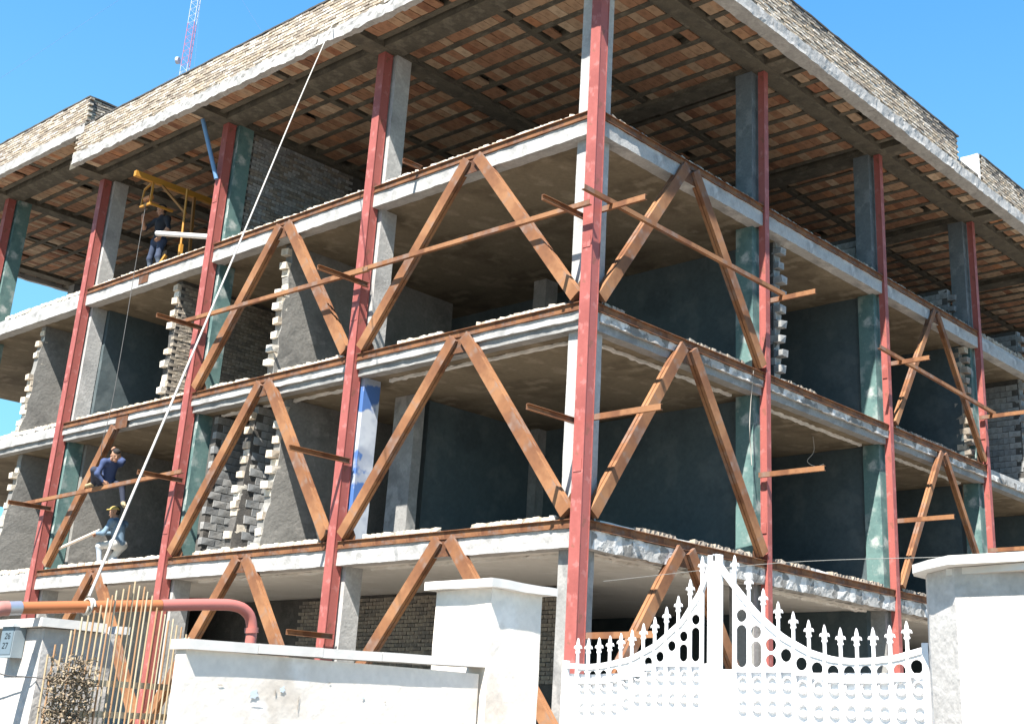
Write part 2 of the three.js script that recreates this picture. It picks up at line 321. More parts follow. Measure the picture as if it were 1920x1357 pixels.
{
  const roof = group('flat_roof', B);
  ceilingField(roof, SOF, [0, LX[1], LX[2], LX[3] + .02], [0, RZ[1], RZ[2], RZ[3], RZ[4], -23.15, -27.7], -15.30, 1.0, -30, 1.0, .14, .30);
  // edge beams with the pale fascia, broken into pieces
  const cuts = [1.0, -2.9, -6.2, -9.4, -12.3, -15.30];
  for (let i = 0; i < 5; i++) fascia(roof, rough(cuts[i + 1] + .002, cuts[i] - .002, SOF - .004, SOF + .25, .86, 1.0, .07, .032, 8));
  const cz = [.855, -3.6, -7.4, -11.2, -15.3, -30];
  for (let i = 0; i < 5; i++) fascia(roof, rough(.70, 1.0, SOF - .006, SOF + .25, cz[i + 1] + .002, cz[i] - .002, .08, .022, 8));
  // parapets
  const pl = group('parapet', B), py = SOF + .25;
  mesh('parapet_core', box(-15.29, .97, py - .01, py + .69, .80, .945), M.mortar, pl);
  brickRun(pl, V(-15.30, 0, .985), V(1.0, 0, .985), py, 10, bricks, BR, { n: V(0, 0, 1), darkSeed: 3, darkAt: 1.22 });
  copeLine(pl, -15.30, 1.0, py + .692, .79, .995);
  const pr = group('parapet', B), pry = SOF + .25;
  mesh('parapet_core', box(.80, .945, pry - .01, pry + .69, -11.28, .79), M.mortar, pr);
  brickRun(pr, V(.985, 0, .98), V(.985, 0, -11.3), pry, 10, bricks, BR, { n: V(1, 0, 0), darkSeed: 5, darkAt: .68 });
  copeLine(pr, .79, .995, pry + .692, -11.3, .785);
  const p2 = group('parapet', B);
  mesh('parapet_core', box(.55, .945, pry - .01, pry + .69, -21.5, -12.42), M.mortar, p2);
  mesh('parapet_core', box(.80, .96, pry - .01, pry + .16, -12.41, -11.31), M.mortar, p2);
  mesh('end_plaster', rough(.56, .975, pry, pry + .70, -12.415, -12.33, .1, .01), M.whitep, p2);
  brickRun(p2, V(.985, 0, -12.42), V(.985, 0, -21.5), pry, 10, bricks, BR, { n: V(1, 0, 0), darkSeed: 7, darkAt: .7 });
  brickRun(p2, V(.985, 0, -11.3), V(.985, 0, -12.42), pry, 2, bricks, BR, { n: V(1, 0, 0), darkSeed: 8, darkAt: .6 });
  copeLine(p2, .54, .995, pry + .692, -21.5, -12.42);
  // the raised section at the far left
  const roof2 = group('raised_roof', B);
  ceilingField(roof2, SOF2, [LX[3] + .02, LX[4], LX[5]], [0, RZ[1], RZ[2]], -26.45, -15.0, -10.6, 1.0, .14, .12);
  fascia(roof2, rough(-20.8, -15.0, SOF2 - .004, SOF2 + .24, .86, 1.0, .12, .02, 8)); fascia(roof2, rough(-26.45, -20.804, SOF2 - .004, SOF2 + .24, .86, 1.0, .12, .02, 8));
  fascia(roof2, rough(-15.13, -15.0, SOF2 - .006, SOF2 + .24, -10.6, .855, .14, .02, 8));
  fascia(roof2, rough(-26.45, -26.30, SOF2 - .05, SOF2 + .27, -10.6, .85, .14, .02, 6));
  mesh('step_wall', rough(-15.28, -15.14, SOF + .31, SOF2 - .01, -10.6, .78, .25, .006), M.roofbeam, roof2);
  const p3 = group('parapet', B), py2 = SOF2 + .25;
  mesh('parapet_core', box(-26.44, -15.03, py2 - .01, py2 + .69, .80, .945), M.mortar, p3);
  mesh('parapet_core', box(-15.2, -15.055, py2 - .01, py2 + .69, -10.5, .795), M.mortar, p3);
  brickRun(p3, V(-26.45, 0, .985), V(-15.0, 0, .985), py2, 10, bricks, BR, { n: V(0, 0, 1), darkSeed: 3, darkAt: 1.1 });
  brickRun(p3, V(-15.015, 0, .98), V(-15.015, 0, -10.5), py2, 10, bricks, BR, { n: V(1, 0, 0), darkSeed: 13, darkAt: .9 });
  copeLine(p3, -26.45, -15.0, py2 + .692, .79, .995); copeLine(p3, -15.21, -15.005, py2 + .694, -10.5, .785);
}

// ---------- partition walls ----------
const wg = [0, 1, 2].map(i => brickGeo(.20, .062, .105, 300 + i, .005)), blk = [0, 1, 2].map(i => brickGeo(.29, .135, .12, 320 + i, .006)), tooth = [0, 1, 2, 3].map(i => brickGeo(.21, .13, .182, 340 + i, .012));
function wallAlongZ(x, z0, z1, y0, y1, m, o = {}) {          // stands square to the left front; its near end is at z0, the face to +x shows
  const w = group('partition_wall', B), rake = y => (o.slope ?? 0) * (1 - (y - y0) / (y1 - y0));
  const g = rough(x - .1, x + .1, y0, y1, z1, z0 - .12, .18, .008, 4), p = g.attributes.position;
  for (let i = 0; i < p.count; i++) { const t = (p.getZ(i) - z1) / (z0 - z1); p.setZ(i, p.getZ(i) + (rake(p.getY(i)) + (o.teeth ? (vnoise(p.getY(i) * 5, x, 3) - .5) * .1 : 0)) * t * t); }
  g.computeVertexNormals(); mesh('wall_core', g, m, w);
  if (o.teeth) { let i = 0; for (let y = y0 + .07; y < y1 - .06; y += .142, i++) { if (rnd() < .2) continue; const out = (i % 2 ? -.11 : .0) + rake(y) + rr(-.075, .05); wbricks.add(pick(tooth), pick(o.teeth), V(x + rr(-.004, .004), y, z0 - .12 + out), [rr(-.02, .02), rr(-.025, .025) + Math.PI / 2, rr(-.02, .02)], w); } }
  if (o.face) brickRun(w, V(x + (o.block ? .104 : .112), 0, z0 - .1), V(x + (o.block ? .104 : .112), 0, Math.max(z1, z0 - 3)), y0, Math.floor((y1 - y0) / (o.block ? .148 : .0735)), wbricks, o.face, { n: V(1, 0, 0), course: o.block ? .148 : .0735, geos: o.block ? blk : wg, pitch: o.block ? .302 : .212 });
}
function wallAlongX(z, x0, x1, y0, y1, m, o = {}) {          // square to the right front; near end at x0, the face to +z shows
  const w = group('partition_wall', B);
  mesh('wall_core', rough(x1, x0 - .12, y0, y1, z - .1, z + .1, .25, .008, 4), m, w);
  if (o.teeth) { let i = 0; for (let y = y0 + .05; y < y1 - .04; y += (o.tp ?? .142), i++) { const out = (i % 2 ? -.10 : .03) + rr(-.03, .03); wbricks.add(pick(tooth), pick(o.teeth), V(x0 - .10 + out, y, z + rr(-.012, .012)), [rr(-.05, .05), rr(-.06, .06), rr(-.05, .05)], w); } }
  if (o.face) brickRun(w, V(Math.max(x1, x0 - 3), 0, z + .104), V(x0 - .1, 0, z + .104), y0, Math.floor((y1 - y0) / .148), wbricks, o.face, { n: V(0, 0, 1), course: .148, geos: blk, pitch: .302 });
}
const S1 = [FL[0] + .05, FL[1] - .33], S2 = [FL[1] + .05, FL[2] - .33], S3 = [FL[2] + .05, SOF];
// left front
wallAlongZ(-11.95, -.18, -4.7, ...S2, M.mortar, { teeth: EB, face: WB });
wallAlongZ(-8.15, -.22, -4.7, ...S2, M.darkp, { teeth: EB, slope: .12 });
wallAlongZ(-8.62, -.22, -3.2, ...S1, M.mortar, { teeth: EB, slope: .25, face: WG, block: true });
wallAlongZ(-7.70, -.26, -3.6, ...S1, M.darkp, { teeth: EB, slope: .3 });
wallAlongZ(-10.05, -.30, -4.7, ...S1, M.mortar, { face: WG, block: true });
wallAlongZ(-17.85, -.2, -4.7, ...S2, M.darkp, { teeth: EB, slope: .2 });
wallAlongZ(-17.80, -.2, -4.7, ...S1, M.darkp, { teeth: EB, slope: .3 });
wallAlongZ(-15.28, -.40, -4.7, ...S2, M.interior); wallAlongZ(-15.28, -.40, -4.7, ...S1, M.darkp);
wallAlongZ(-10.45, -.40, -18.4, ...S3, M.mortarDark, { face: [...WG, BRG[1], WB[2]] });  // rear stretch added to cut light bouncing under the roof
wallAlongZ(-5.5, -1.75, -4.7, ...S1, M.interior);
mesh('masonry_pier', rough(-5.80, -5.22, S1[0], S1[1], -1.60, -1.38, .16, .008, 4), M.concGrey, B);
// rooms behind the fronts
function backWall(z, x0, x1, y0, y1, m, doors = []) {
  const w = group('back_wall', B); let a = x0; const top = y1;
  for (const [d0, d1, h] of doors) { mesh('wall_panel', rough(a, d0, y0, y1, z - .1, z + .1, .4, .008, 3), m, w); mesh('lintel', rough(d0, d1, y0 + h, y1, z - .09, z + .09, .4, .006, 3), m, w); a = d1; }
  mesh('wall_panel', rough(a, x1, y0, y1, z - .1, z + .1, .4, .008, 3), m, w);
}
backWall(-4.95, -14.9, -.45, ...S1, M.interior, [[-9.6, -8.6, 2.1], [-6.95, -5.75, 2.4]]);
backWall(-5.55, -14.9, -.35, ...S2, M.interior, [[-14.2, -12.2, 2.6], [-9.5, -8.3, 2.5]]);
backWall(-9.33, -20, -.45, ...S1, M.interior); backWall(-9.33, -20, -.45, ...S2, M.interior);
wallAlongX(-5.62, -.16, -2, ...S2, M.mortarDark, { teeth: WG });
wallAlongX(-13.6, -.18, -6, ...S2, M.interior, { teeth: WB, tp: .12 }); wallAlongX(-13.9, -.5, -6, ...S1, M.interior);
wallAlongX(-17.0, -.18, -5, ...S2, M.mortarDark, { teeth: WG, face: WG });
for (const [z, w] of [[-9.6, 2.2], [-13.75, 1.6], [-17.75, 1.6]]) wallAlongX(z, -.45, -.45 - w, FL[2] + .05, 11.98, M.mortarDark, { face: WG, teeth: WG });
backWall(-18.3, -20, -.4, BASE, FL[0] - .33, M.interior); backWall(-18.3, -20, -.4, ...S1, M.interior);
// ground storey brick infill behind the left front
{
  const w = group('back_wall', B); mesh('wall_core', box(-14.9, -3.0, BASE, FL[0] - .34, -3.7, -3.55), M.mortarDark, w);
  brickRun(w, V(-10.8, 0, -3.53), V(-3.0, 0, -3.53), 2.4, 22, wbricks, [WB[2], BRG[1], BRG[2]], { n: V(0, 0, 1), course: .0735, geos: wg });
  mesh('wall_core', box(-26, -13.2, BASE, FL[0] - .34, -2.4, -2.2), M.concGrey, w);
}
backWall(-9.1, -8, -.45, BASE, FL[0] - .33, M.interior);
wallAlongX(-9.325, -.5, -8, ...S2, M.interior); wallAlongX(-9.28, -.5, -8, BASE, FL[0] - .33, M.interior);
wallAlongX(-4.9, -.45, -.75, BASE, FL[0] - .33, M.concGrey);

// bricks on the slab edges
const eg = [0, 1, 2, 3].map(i => brickGeo(.105, .085, .11, 400 + i, .014)), slabG = [0, 1].map(i => brickGeo(.105, .06, .2, 420 + i, .012));
function edgeRun(side, f, a, b, tall = 0) {
  const r = group('edge_course', B), n = Math.max(1, Math.round(Math.abs(b - a) / .108));
  for (let i = 0; i < n; i++) { const s = a + (b - a) * (i + .5) / n, y = f + .06 + .036 + rr(-.010, .012) + tall; const p = side === 'L' ? V(s, y, -.085 + rr(-.012, .012)) : V(-.085 + rr(-.012, .012), y, s); ebricks.add(pick(eg), pick(side === 'L' ? EB : WB), p, [rr(-.08, .08), rr(-.1, .1) + (side === 'L' ? 0 : Math.PI / 2), rr(-.08, .08)], r); }
}
edgeRun('L', FL[2], -.5, -5.1); edgeRun('L', FL[2], -5.6, -10.1); edgeRun('L', FL[2], -10.7, -15.2); edgeRun('L', FL[2], -15.7, -19.5);
edgeRun('L', FL[1], -.5, -2.4); edgeRun('L', FL[1], -3.2, -4.3); edgeRun('L', FL[1], -5.7, -7.6); edgeRun('L', FL[1], -8.6, -9.8); edgeRun('L', FL[1], -10.7, -14.9); edgeRun('L', FL[1], -15.8, -19.2);
edgeRun('L', FL[0], -.5, -2.2); edgeRun('L', FL[0], -3.0, -4.7); edgeRun('L', FL[0], -5.9, -9.6); edgeRun('L', FL[0], -10.7, -14.6); edgeRun('L', FL[0], -15.8, -18);
edgeRun('R', FL[2], -.4, -1.4); edgeRun('R', FL[2], -2.3, -4.5); edgeRun('R', FL[2], -5.1, -9.1); edgeRun('R', FL[2], -9.6, -13.7); edgeRun('R', FL[2], -14.2, -17);
edgeRun('R', FL[1], -.4, -.9); edgeRun('R', FL[1], -2.6, -4.2); edgeRun('R', FL[1], -9.7, -12.5); edgeRun('R', FL[1], -5.6, -6.6);
edgeRun('R', FL[0], -1.4, -2.3); edgeRun('R', FL[0], -2.8, -4.4); edgeRun('R', FL[0], -5.1, -6.3); edgeRun('R', FL[0], -7.0, -8.9); edgeRun('R', FL[0], -9.7, -11.5);
// loose mortar heaped along the slab edges
function crust(side, f, a, b, h) { const lo = Math.min(a, b), hi = Math.max(a, b); mesh('mortar_crust', side === 'L' ? rough(lo, hi, f + .055, f + .07 + h, -.36, -.13, .09, .028, 6) : rough(-.36, -.13, f + .055, f + .07 + h, lo, hi, .09, .028, 6), M.whitep, B); }
crust('L', FL[0], -.6, -2.3, .05); crust('L', FL[0], -3.2, -4.4, .07); crust('L', FL[0], -6, -9.4, .06); crust('L', FL[1], -.7, -2.4, .05); crust('L', FL[0], -10.9, -14.8, .05);
crust('R', FL[0], -.6, -4.3, .06); crust('R', FL[0], -5.2, -8.8, .07); crust('R', FL[1], -2.5, -4.3, .05); crust('R', FL[1], -5.4, -8.9, .04);
for (const P of [bricks, tiles, wbricks, ebricks]) P.finish();

// =====================================================================
// the steel bracing frame welded round it
// =====================================================================
const S = thing('steel_bracing_frame', 'rusty steel beams and diagonal braces on red painted columns around the building', 'steel frame');
const Zo = V(0, 0, 1), Xo = V(1, 0, 0), Y = V(0, 1, 0);
const colTop = k => k >= 4 ? SOF2 : SOF;
function steelColumn(x, z, top, up, half = .1) {
  const c = mesh('steel_column', member(sect.col(half), V(x, BASE - .1, z), V(x, top - .005, z), up), M.red, S);
  for (const y of [[5.2, 8.6], [8.4], [5.0, 11.9], [8.75]][Math.floor(Math.abs(x + z * 3)) % 4]) mesh('splice_plate', box(x - half * .75, x + half * .75, y - .09, y + .09, z + half + .0005, z + half + .009), M.red, c);
}
steelColumn(0, 0, SOF, Zo); for (let k = 1; k < 6; k++) steelColumn(LX[k], 0, colTop(k), Zo); for (let k = 1; k < 5; k++) steelColumn(0, RZ[k], SOF, Xo, .068);
const Ib = sect.I(.13, .075, .011, .012);
for (const f of FL) {
  for (let k = 0; k < 3; k++) mesh('steel_beam', member(Ib, V(LX[k] - .1005, f, .0135), V(LX[k + 1] + .1005, f, .0135), Y), M.rustBeam, S);
  for (let k = 0; k < 3; k++) mesh('steel_beam', member(Ib, V(.0135, f, RZ[k] - (k ? .0685 : .1005)), V(.0135, f, RZ[k + 1] + .0685), Y), M.rustBeam, S);
}
const sec = sect.seam(.195, .13);
function braceL(x0, y0, x1, y1, z = .03) { mesh('diagonal_brace', member(sec, V(x0, y0, z), V(x1, y1, z), Zo), M.rust, S); }
function braceR(z0, y0, z1, y1, sc = sec) { mesh('diagonal_brace', member(sc, V(.03, y0, z0), V(.03, y1, z1), Xo), M.rust, S); }
function gussetL(x, f, w = .42, h = .26) { mesh('gusset_plate', box(x - w / 2, x + w / 2, f - .067 - h, f - .067, .023, .033), M.rustDark, S); }
function gussetR(z, f, w = .42, h = .26) { mesh('gusset_plate', box(.023, .033, f - .067 - h, f - .067, z - w / 2, z + w / 2), M.rustDark, S); }
for (const [k, f, lo] of [[0, FL[2], FL[1]], [0, FL[1], FL[0]], [0, FL[0], BASE], [1, FL[2], FL[1]], [1, FL[1], FL[0]], [1, FL[0], BASE]]) {
  const m = (LX[k] + LX[k + 1]) / 2, b = lo + (lo === BASE ? .1 : .15);
  gussetL(m, f); braceL(m - .12, f - .07, LX[k + 1] + .2, b); braceL(m + .12, f - .07, LX[k] - .21, b);
}
gussetL(-12.92, FL[2], .36, .2); gussetL(-12.86, FL[1], .46, .28);
braceL(-13.08, FL[1] - .3, -15.0, FL[0] + .16); gussetL(-12.92, FL[0]); braceL(-13.02, FL[0] - .08, -15.1, BASE + .1); braceL(-12.84, FL[0] - .08, -10.62, BASE + .1);
for (const [k, f, lo] of [[0, FL[2], FL[1]], [0, FL[1], FL[0]], [0, FL[0], BASE], [2, FL[2], FL[1]], [2, FL[1], FL[0]], [2, FL[0], BASE]]) {
  const m = (RZ[k] + RZ[k + 1]) / 2 - (k ? 0 : .03), b = lo + (lo === BASE ? .1 : .15);
  gussetR(m, f); const sc = k ? sect.seam(.125, .11) : sec; braceR(m + (k ? .08 : .12), f - .07, RZ[k] - .2, b, sc); braceR(m - (k ? .08 : .12), f - .07, RZ[k + 1] + .17, b, sc);
}
for (const [k, f] of [[0, FL[1]], [0, FL[0]], [1, FL[1]], [1, FL[0]]]) for (const [x, d] of [[LX[k] - .1, -1], [LX[k + 1] + .1, 1]]) mesh('gusset_plate', (() => { const g = new THREE.ExtrudeGeometry(shapeOf(d > 0 ? [[0, 0], [.34, 0], [.34, .08], [.12, .40], [0, .40]] : [[0, 0], [0, .40], [-.12, .40], [-.34, .08], [-.34, 0]]), { depth: .012, bevelEnabled: false }); g.translate(x + d * .001, f + .067, -.055); return uvBox(g); })(), M.rustDark, S);
for (const [k, f] of [[0, FL[1]], [0, FL[0]], [2, FL[1]], [2, FL[0]]]) for (const [z, d] of [[RZ[k] - (k ? .07 : .1), -1], [RZ[k + 1] + .07, 1]]) mesh('gusset_plate', box(-.055, -.043, f + .067, f + .40, Math.min(z, z + d * .26), Math.max(z, z + d * .26)), M.rustDark, S);
// bracket stubs welded to the columns at mid height
const Cs = sect.C(.085, .05, .008);
function stubL(x, y, len) { mesh('bracket', member(Cs, V(x, y, -.02), V(x, y, len), Y), M.rust, S); }
function stubR(z, y, len) { mesh('bracket', member(Cs, V(-.02, y, z), V(len, y, z), Y), M.rust, S); }
stubL(-.13, 9.05, .98); stubL(-5.22, 8.975, 1.1); stubL(-10.27, 9.03, 1.08); stubL(-.13, 5.865, 1.06); stubL(-5.22, 5.81, 1.25); stubL(-10.27, 5.945, .96); stubL(-15.32, 5.79, .95); stubL(-5.2, 2.94, .9);
stubR(-.13, 9.18, .93); stubR(-.13, 5.93, 1.3); stubR(-4.93, 9.08, .97); stubR(-4.62, 5.875, 1.25); stubR(-9.44, 9.0, .9); stubR(-9.43, 5.8, 1.24); stubR(-13.8, 8.79, 1.15); stubR(-13.8, 5.8, 1.15); stubR(-.13, 2.88, 1.26);
mesh('bracket', member(Cs, V(-4.1, FL[2] + .16, -.05), V(-4.05, FL[2] + .12, .42), Y), M.rust, S);

// scaffold rails laid on the brackets
const Lr = sect.Lp(.075, .065, .009);
const rail = (a, b, up, label) => single('scaffold_rail', member(Lr, a, b, up), M.rust, label, 'rail', 'steel rails laid on the brackets');
rail(V(-6.12, 9.14, .28), V(.2, 9.13, .28), Y, 'long dark steel rail resting on brackets between corner column and next column left');
rail(V(-10.55, 9.115, .38), V(-4.75, 9.06, .38), Y, 'orange rusty rail crossing the braces behind the thick rope on third storey');
rail(V(-16.0, 5.90, .30), V(-9.8, 6.03, .30), Y, 'lower thin rail that the worker in blue leans on');
rail(V(.28, 9.262, .56), V(.28, 9.165, -4.99), Y, 'rusty rail along the right front running from the corner column');
rail(V(.28, 9.09, -8.5), V(.28, 8.88, -13.95), Y, 'short rail on the right front between the two far columns');

// =====================================================================
// things on the building
// =====================================================================
{ // hoist
  const t = thing('hoist', 'yellow electric hoist on a pole and arm at top floor edge', 'hoist', [-12.3, FL[2] + .06, -.3]);
  const P = (x, y, z) => V(x + 12.3, y - FL[2] - .06, z + .3), ym = flat(.42, .20, .028, .55), yd = flat(.24, .11, .025, .6);
  const rect = (w, h) => [[-w / 2, -h / 2], [w / 2, -h / 2], [w / 2, h / 2], [-w / 2, h / 2]];
  const mk = (n, a, b, w, h, m = ym, par = t, up = Y) => mesh(n, member(rect(w, h), a, b, up), m, par);
  mk('arm', P(-12.96, 12.96, .62), P(-12.96, 12.96, -1.9), .10, .13);
  mesh('post', rod(P(-12.0, 10.86, -.22), P(-12.12, 12.66, -.22), .025), ym, t);
  mk('post_foot', P(-11.99, 10.86, -.22), P(-12.02, 11.32, -.22), .07, .07, ym, t, Zo);
  mk('post_foot', P(-12.92, 10.86, -.2), P(-12.72, 11.25, -.3), .06, .06, ym, t, Zo);
  mk('diagonal_strut', P(-12.96, 12.92, -.05), P(-12.25, 12.15, -.35), .05, .05, yd, t, Zo);
  mk('post', P(-12.72, 10.9, -.9), P(-12.94, 12.9, -.9), .06, .06, yd, t, Zo);
  const w = group('winch', t); const fr = (a, b) => mk('winch_frame', a, b, .045, .03, ym, w, Xo);
  fr(P(-12.94, 12.90, .16), P(-12.94, 12.36, .16)); mk('winch_frame', P(-13.34, 12.40, .16), P(-12.9, 12.38, .16), .05, .05, ym, w); mk('winch_frame', P(-13.32, 12.42, .16), P(-13.28, 12.80, .16), .03, .03, ym, w, Zo);
  mk('winch_frame', P(-13.28, 12.80, .16), P(-13.0, 12.90, .16), .04, .04, ym, w, Zo); mk('winch_frame', P(-12.92, 12.38, .16), P(-12.92, 12.38, -.4), .045, .045, ym, w);
  mesh('winch_drum', rod(P(-13.22, 12.56, .13), P(-12.98, 12.56, .13), .065, 14), flat(.42, .17, .06, .6), w);
}
single('hoist_cable', tube([V(-13.08, 12.5, .18), V(-13.05, 11, .20), V(-13.0, 9.2, .22), V(-13.04, 7.6, .22), V(-13.2, 6.9, .2), V(-13.22, 6.72, .16)], .007, 5, 40), flat(.12, .12, .12, .6), 'thin dark hoist cable hanging down past the floors', 'cable');
{
  const g = tube([V(-5.74, 13.93, 1.04), V(-2.43, 10.12, 3.83), V(.88, 6.17, 6.63), V(4.19, 2.28, 9.43)], .0095, 6, 80);
  const o = thing('rope', 'long pale rope stretched from roof parapet down to the orange pipe', 'rope');
  mesh('rope_line', g, flat(.38, .36, .32, .9), o);
  mesh('rope_knot', (() => { const q = []; for (let i = 0; i < 26; i++) { const a = i / 25 * Math.PI * 4; q.push(V(4.2 + Math.cos(a) * .046, 2.222 + Math.sin(a) * .046, 9.41 + i * .0016)); } return tube(q, .009, 6, 60); })(), flat(.42, .40, .35, .9), o);
}
single('white_tube', merge([rod(V(-12.5, 11.58, .12), V(-10.518, 11.09, -.02), .055, 14)]), flat(.66, .64, .62, .5), 'pale round tube projecting left from a red column at top floor', 'tube');
single('blue_pipe', rod(V(-10.66, 13.64, .52), V(-10.41, 12.33, .14), .045, 12), flat(.12, .24, .42, .5), 'blue grey pipe leaning under the roof beside a red column', 'pipe');
{ // stacked panels on second floor
  const defs = [[-12.05, .10], [-11.72, .12], [-11.42, .10], [-11.05, .14]];
  defs.forEach(([x, t], i) => single('leaning_board', rough(x, x + .2 + t, FL[0] + .055, FL[0] + .95 + i * .03, -1.6, -1.55, .12, .012, 6), i === 3 ? M.greyp : M.whitep, ['first pale board leaning upright nearest the crouching worker', 'second pale board from the crouching worker leaning upright indoors', 'third pale board from the crouching worker leaning upright indoors', 'grey slab leaning indoors nearest the red column'][i], 'board', 'boards leaning on the second floor'));
}

single('dangling_wire', tube([V(-.9, FL[1] - .33, -6.0), V(-.91, 7.05, -6.02), V(-.88, 6.83, -6.0), V(-.93, 6.80, -6.1)], .006, 5, 20), flat(.35, .33, .30, .7), 'thin wire dangling from the third floor underside near the corner side', 'wire');
single('dangling_wire', tube([V(-.9, FL[1] - .33, -7.9), V(-.9, 7.0, -7.92), V(-.95, 6.78, -7.75), V(-.9, 6.72, -8.0), V(-.85, 6.80, -8.2)], .007, 5, 24), flat(.38, .36, .33, .7), 'tangled hooked wire dangling from the third floor underside beside the far column', 'wire');
single('dangling_wire', tube([V(.05, 8.0 - .36, -4.35), V(-.05, 7.0, -4.4), V(0, 6.6, -4.3), V(-.06, 6.3, -4.42), V(0, 6.0, -4.36)], .008, 5, 24), flat(.30, .28, .25, .7), 'twisted cable hanging beside the teal column right of the corner', 'wire');
// ---------- people ----------
const SK = [.36, .20, .13];
function field(prims, res, cell, smooth = .03) {
  const lo = V(1e9, 1e9, 1e9), hi = V(-1e9, -1e9, -1e9);
  for (const q of prims) for (const [p, r] of [[q.a, q.ra], [q.b, q.rb]]) { lo.min(p.clone().subScalar(r + .06)); hi.max(p.clone().addScalar(r + .06)); }
  const c = lo.clone().add(hi).multiplyScalar(.5), half = Math.max(hi.x - lo.x, hi.y - lo.y, hi.z - lo.z) / 2 * 1.06, N = Math.min(res, Math.ceil(2 * half / cell));
  const mc = new MarchingCubes(N, new THREE.MeshStandardMaterial(), false, false, 120000); mc.isolation = 0;
  const dist = (p, q) => { const ab = q.ab ??= q.b.clone().sub(q.a), L2 = q.l2 ??= Math.max(1e-9, ab.lengthSq()); const t = Math.max(0, Math.min(1, ((p.x - q.a.x) * ab.x + (p.y - q.a.y) * ab.y + (p.z - q.a.z) * ab.z) / L2)); const dx = p.x - q.a.x - ab.x * t, dy = p.y - q.a.y - ab.y * t, dz = p.z - q.a.z - ab.z * t; return Math.hypot(dx, dy, dz) - (q.ra + (q.rb - q.ra) * t); };
  const p = V(0, 0, 0);
  for (let k = 0; k < N; k++) for (let j = 0; j < N; j++) for (let i = 0; i < N; i++) {
    p.set(c.x + (i - N / 2) / (N / 2) * half, c.y + (j - N / 2) / (N / 2) * half, c.z + (k - N / 2) / (N / 2) * half);
    let d = 1e9; for (const q of prims) { const e = dist(p, q), s = q.k ?? smooth, h = Math.max(s - Math.abs(d - e), 0) / s; d = Math.min(d, e) - h * h * s * .25; }
    mc.field[k * N * N + j * N + i] = -d;
  }
  mc.update();
  const n = mc.count, pos = new Float32Array(n * 3), nor = new Float32Array(n * 3), col = new Float32Array(n * 3);
  for (let i = 0; i < n; i++) {
    p.set(mc.positionArray[i * 3] * half + c.x, mc.positionArray[i * 3 + 1] * half + c.y, mc.positionArray[i * 3 + 2] * half + c.z); pos.set([p.x, p.y, p.z], i * 3);
    const nn = V(mc.normalArray[i * 3], mc.normalArray[i * 3 + 1], mc.normalArray[i * 3 + 2]).normalize(); nor.set([nn.x, nn.y, nn.z], i * 3);
    let b = null, bd = 1e9; for (const q of prims) { const e = dist(p, q); if (e < bd) { bd = e; b = q; } } col.set(b.c, i * 3);
  }
  const g = new THREE.BufferGeometry(); g.setAttribute('position', new THREE.BufferAttribute(pos, 3)); g.setAttribute('normal', new THREE.BufferAttribute(nor, 3)); g.setAttribute('color', new THREE.BufferAttribute(col, 3)); return g;
}
const cap = (a, b, ra, rb, c, k) => ({ a, b, ra, rb, c, k });
function handPrims(w, dir, palmN, curl) {      // wrist, direction of the fingers, back-of-hand normal
  const d = dir.clone().normalize(), n = palmN.clone().sub(d.clone().multiplyScalar(d.dot(palmN))).normalize(), s = d.clone().cross(n), o = [];
  const at = (u, v, h) => w.clone().addScaledVector(d, u).addScaledVector(s, v).addScaledVector(n, h);
  for (let f = 0; f < 4; f++) {
    const v = (f - 1.5) * .021, L = [.068, .078, .072, .055][f], b = at(.088, v, 0), c1 = curl, k1 = at(.088 + L * .5 * Math.cos(c1), v, -L * .5 * Math.sin(c1)), c2 = curl * 2.1, k2 = k1.clone().addScaledVector(d, L * .5 * Math.cos(c2)).addScaledVector(n, -L * .5 * Math.sin(c2));
    o.push(cap(at(.0, v * .6, 0), b, .017, .013, SK, .012), cap(b, k1, .0105, .0095, SK, .004), cap(k1, k2, .0095, .0085, SK, .004));
  }
  const t0 = at(.025, -.03, 0), t1 = at(.06, -.052, -.015), t2 = at(.085, -.05, -.03); o.push(cap(t0, t1, .013, .011, SK, .01), cap(t1, t2, .011, .009, SK, .004)); return o;
}
function headPrims(h, look, hair, skin = SK) {
  const f = look.clone().normalize(), s = f.clone().cross(Y).normalize(), u = s.clone().cross(f), at = (a, b, c) => h.clone().addScaledVector(f, a).addScaledVector(u, b).addScaledVector(s, c);
  return [cap(at(-.015, .035, 0), at(.01, .03, 0), .092, .088, skin), cap(at(.035, -.04, 0), at(.05, -.075, 0), .062, .045, skin), cap(at(.088, .01, 0), at(.108, -.022, 0), .010, .014, skin, .012),
    cap(at(.082, -.055, -.018), at(.082, -.055, .018), .011, .011, [.26, .10, .08], .006), cap(at(.093, .016, -.032), at(.0935, .016, -.030), .010, .010, [.02, .015, .012], .004), cap(at(.093, .016, .032), at(.0935, .016, .030), .010, .010, [.02, .015, .012], .004),
    cap(at(0, .0, -.095), at(-.005, -.02, -.092), .017, .013, skin, .008), cap(at(0, .0, .095), at(-.005, -.02, .092), .017, .013, skin, .008),
    cap(at(-.035, .07, 0), at(.03, .085, 0), .078, .070, hair, .012), cap(at(-.055, .0, 0), at(-.06, .05, 0), .066, .07, hair, .012)];
}
const skinMat = new THREE.MeshStandardMaterial({ vertexColors: true, roughness: .85 });
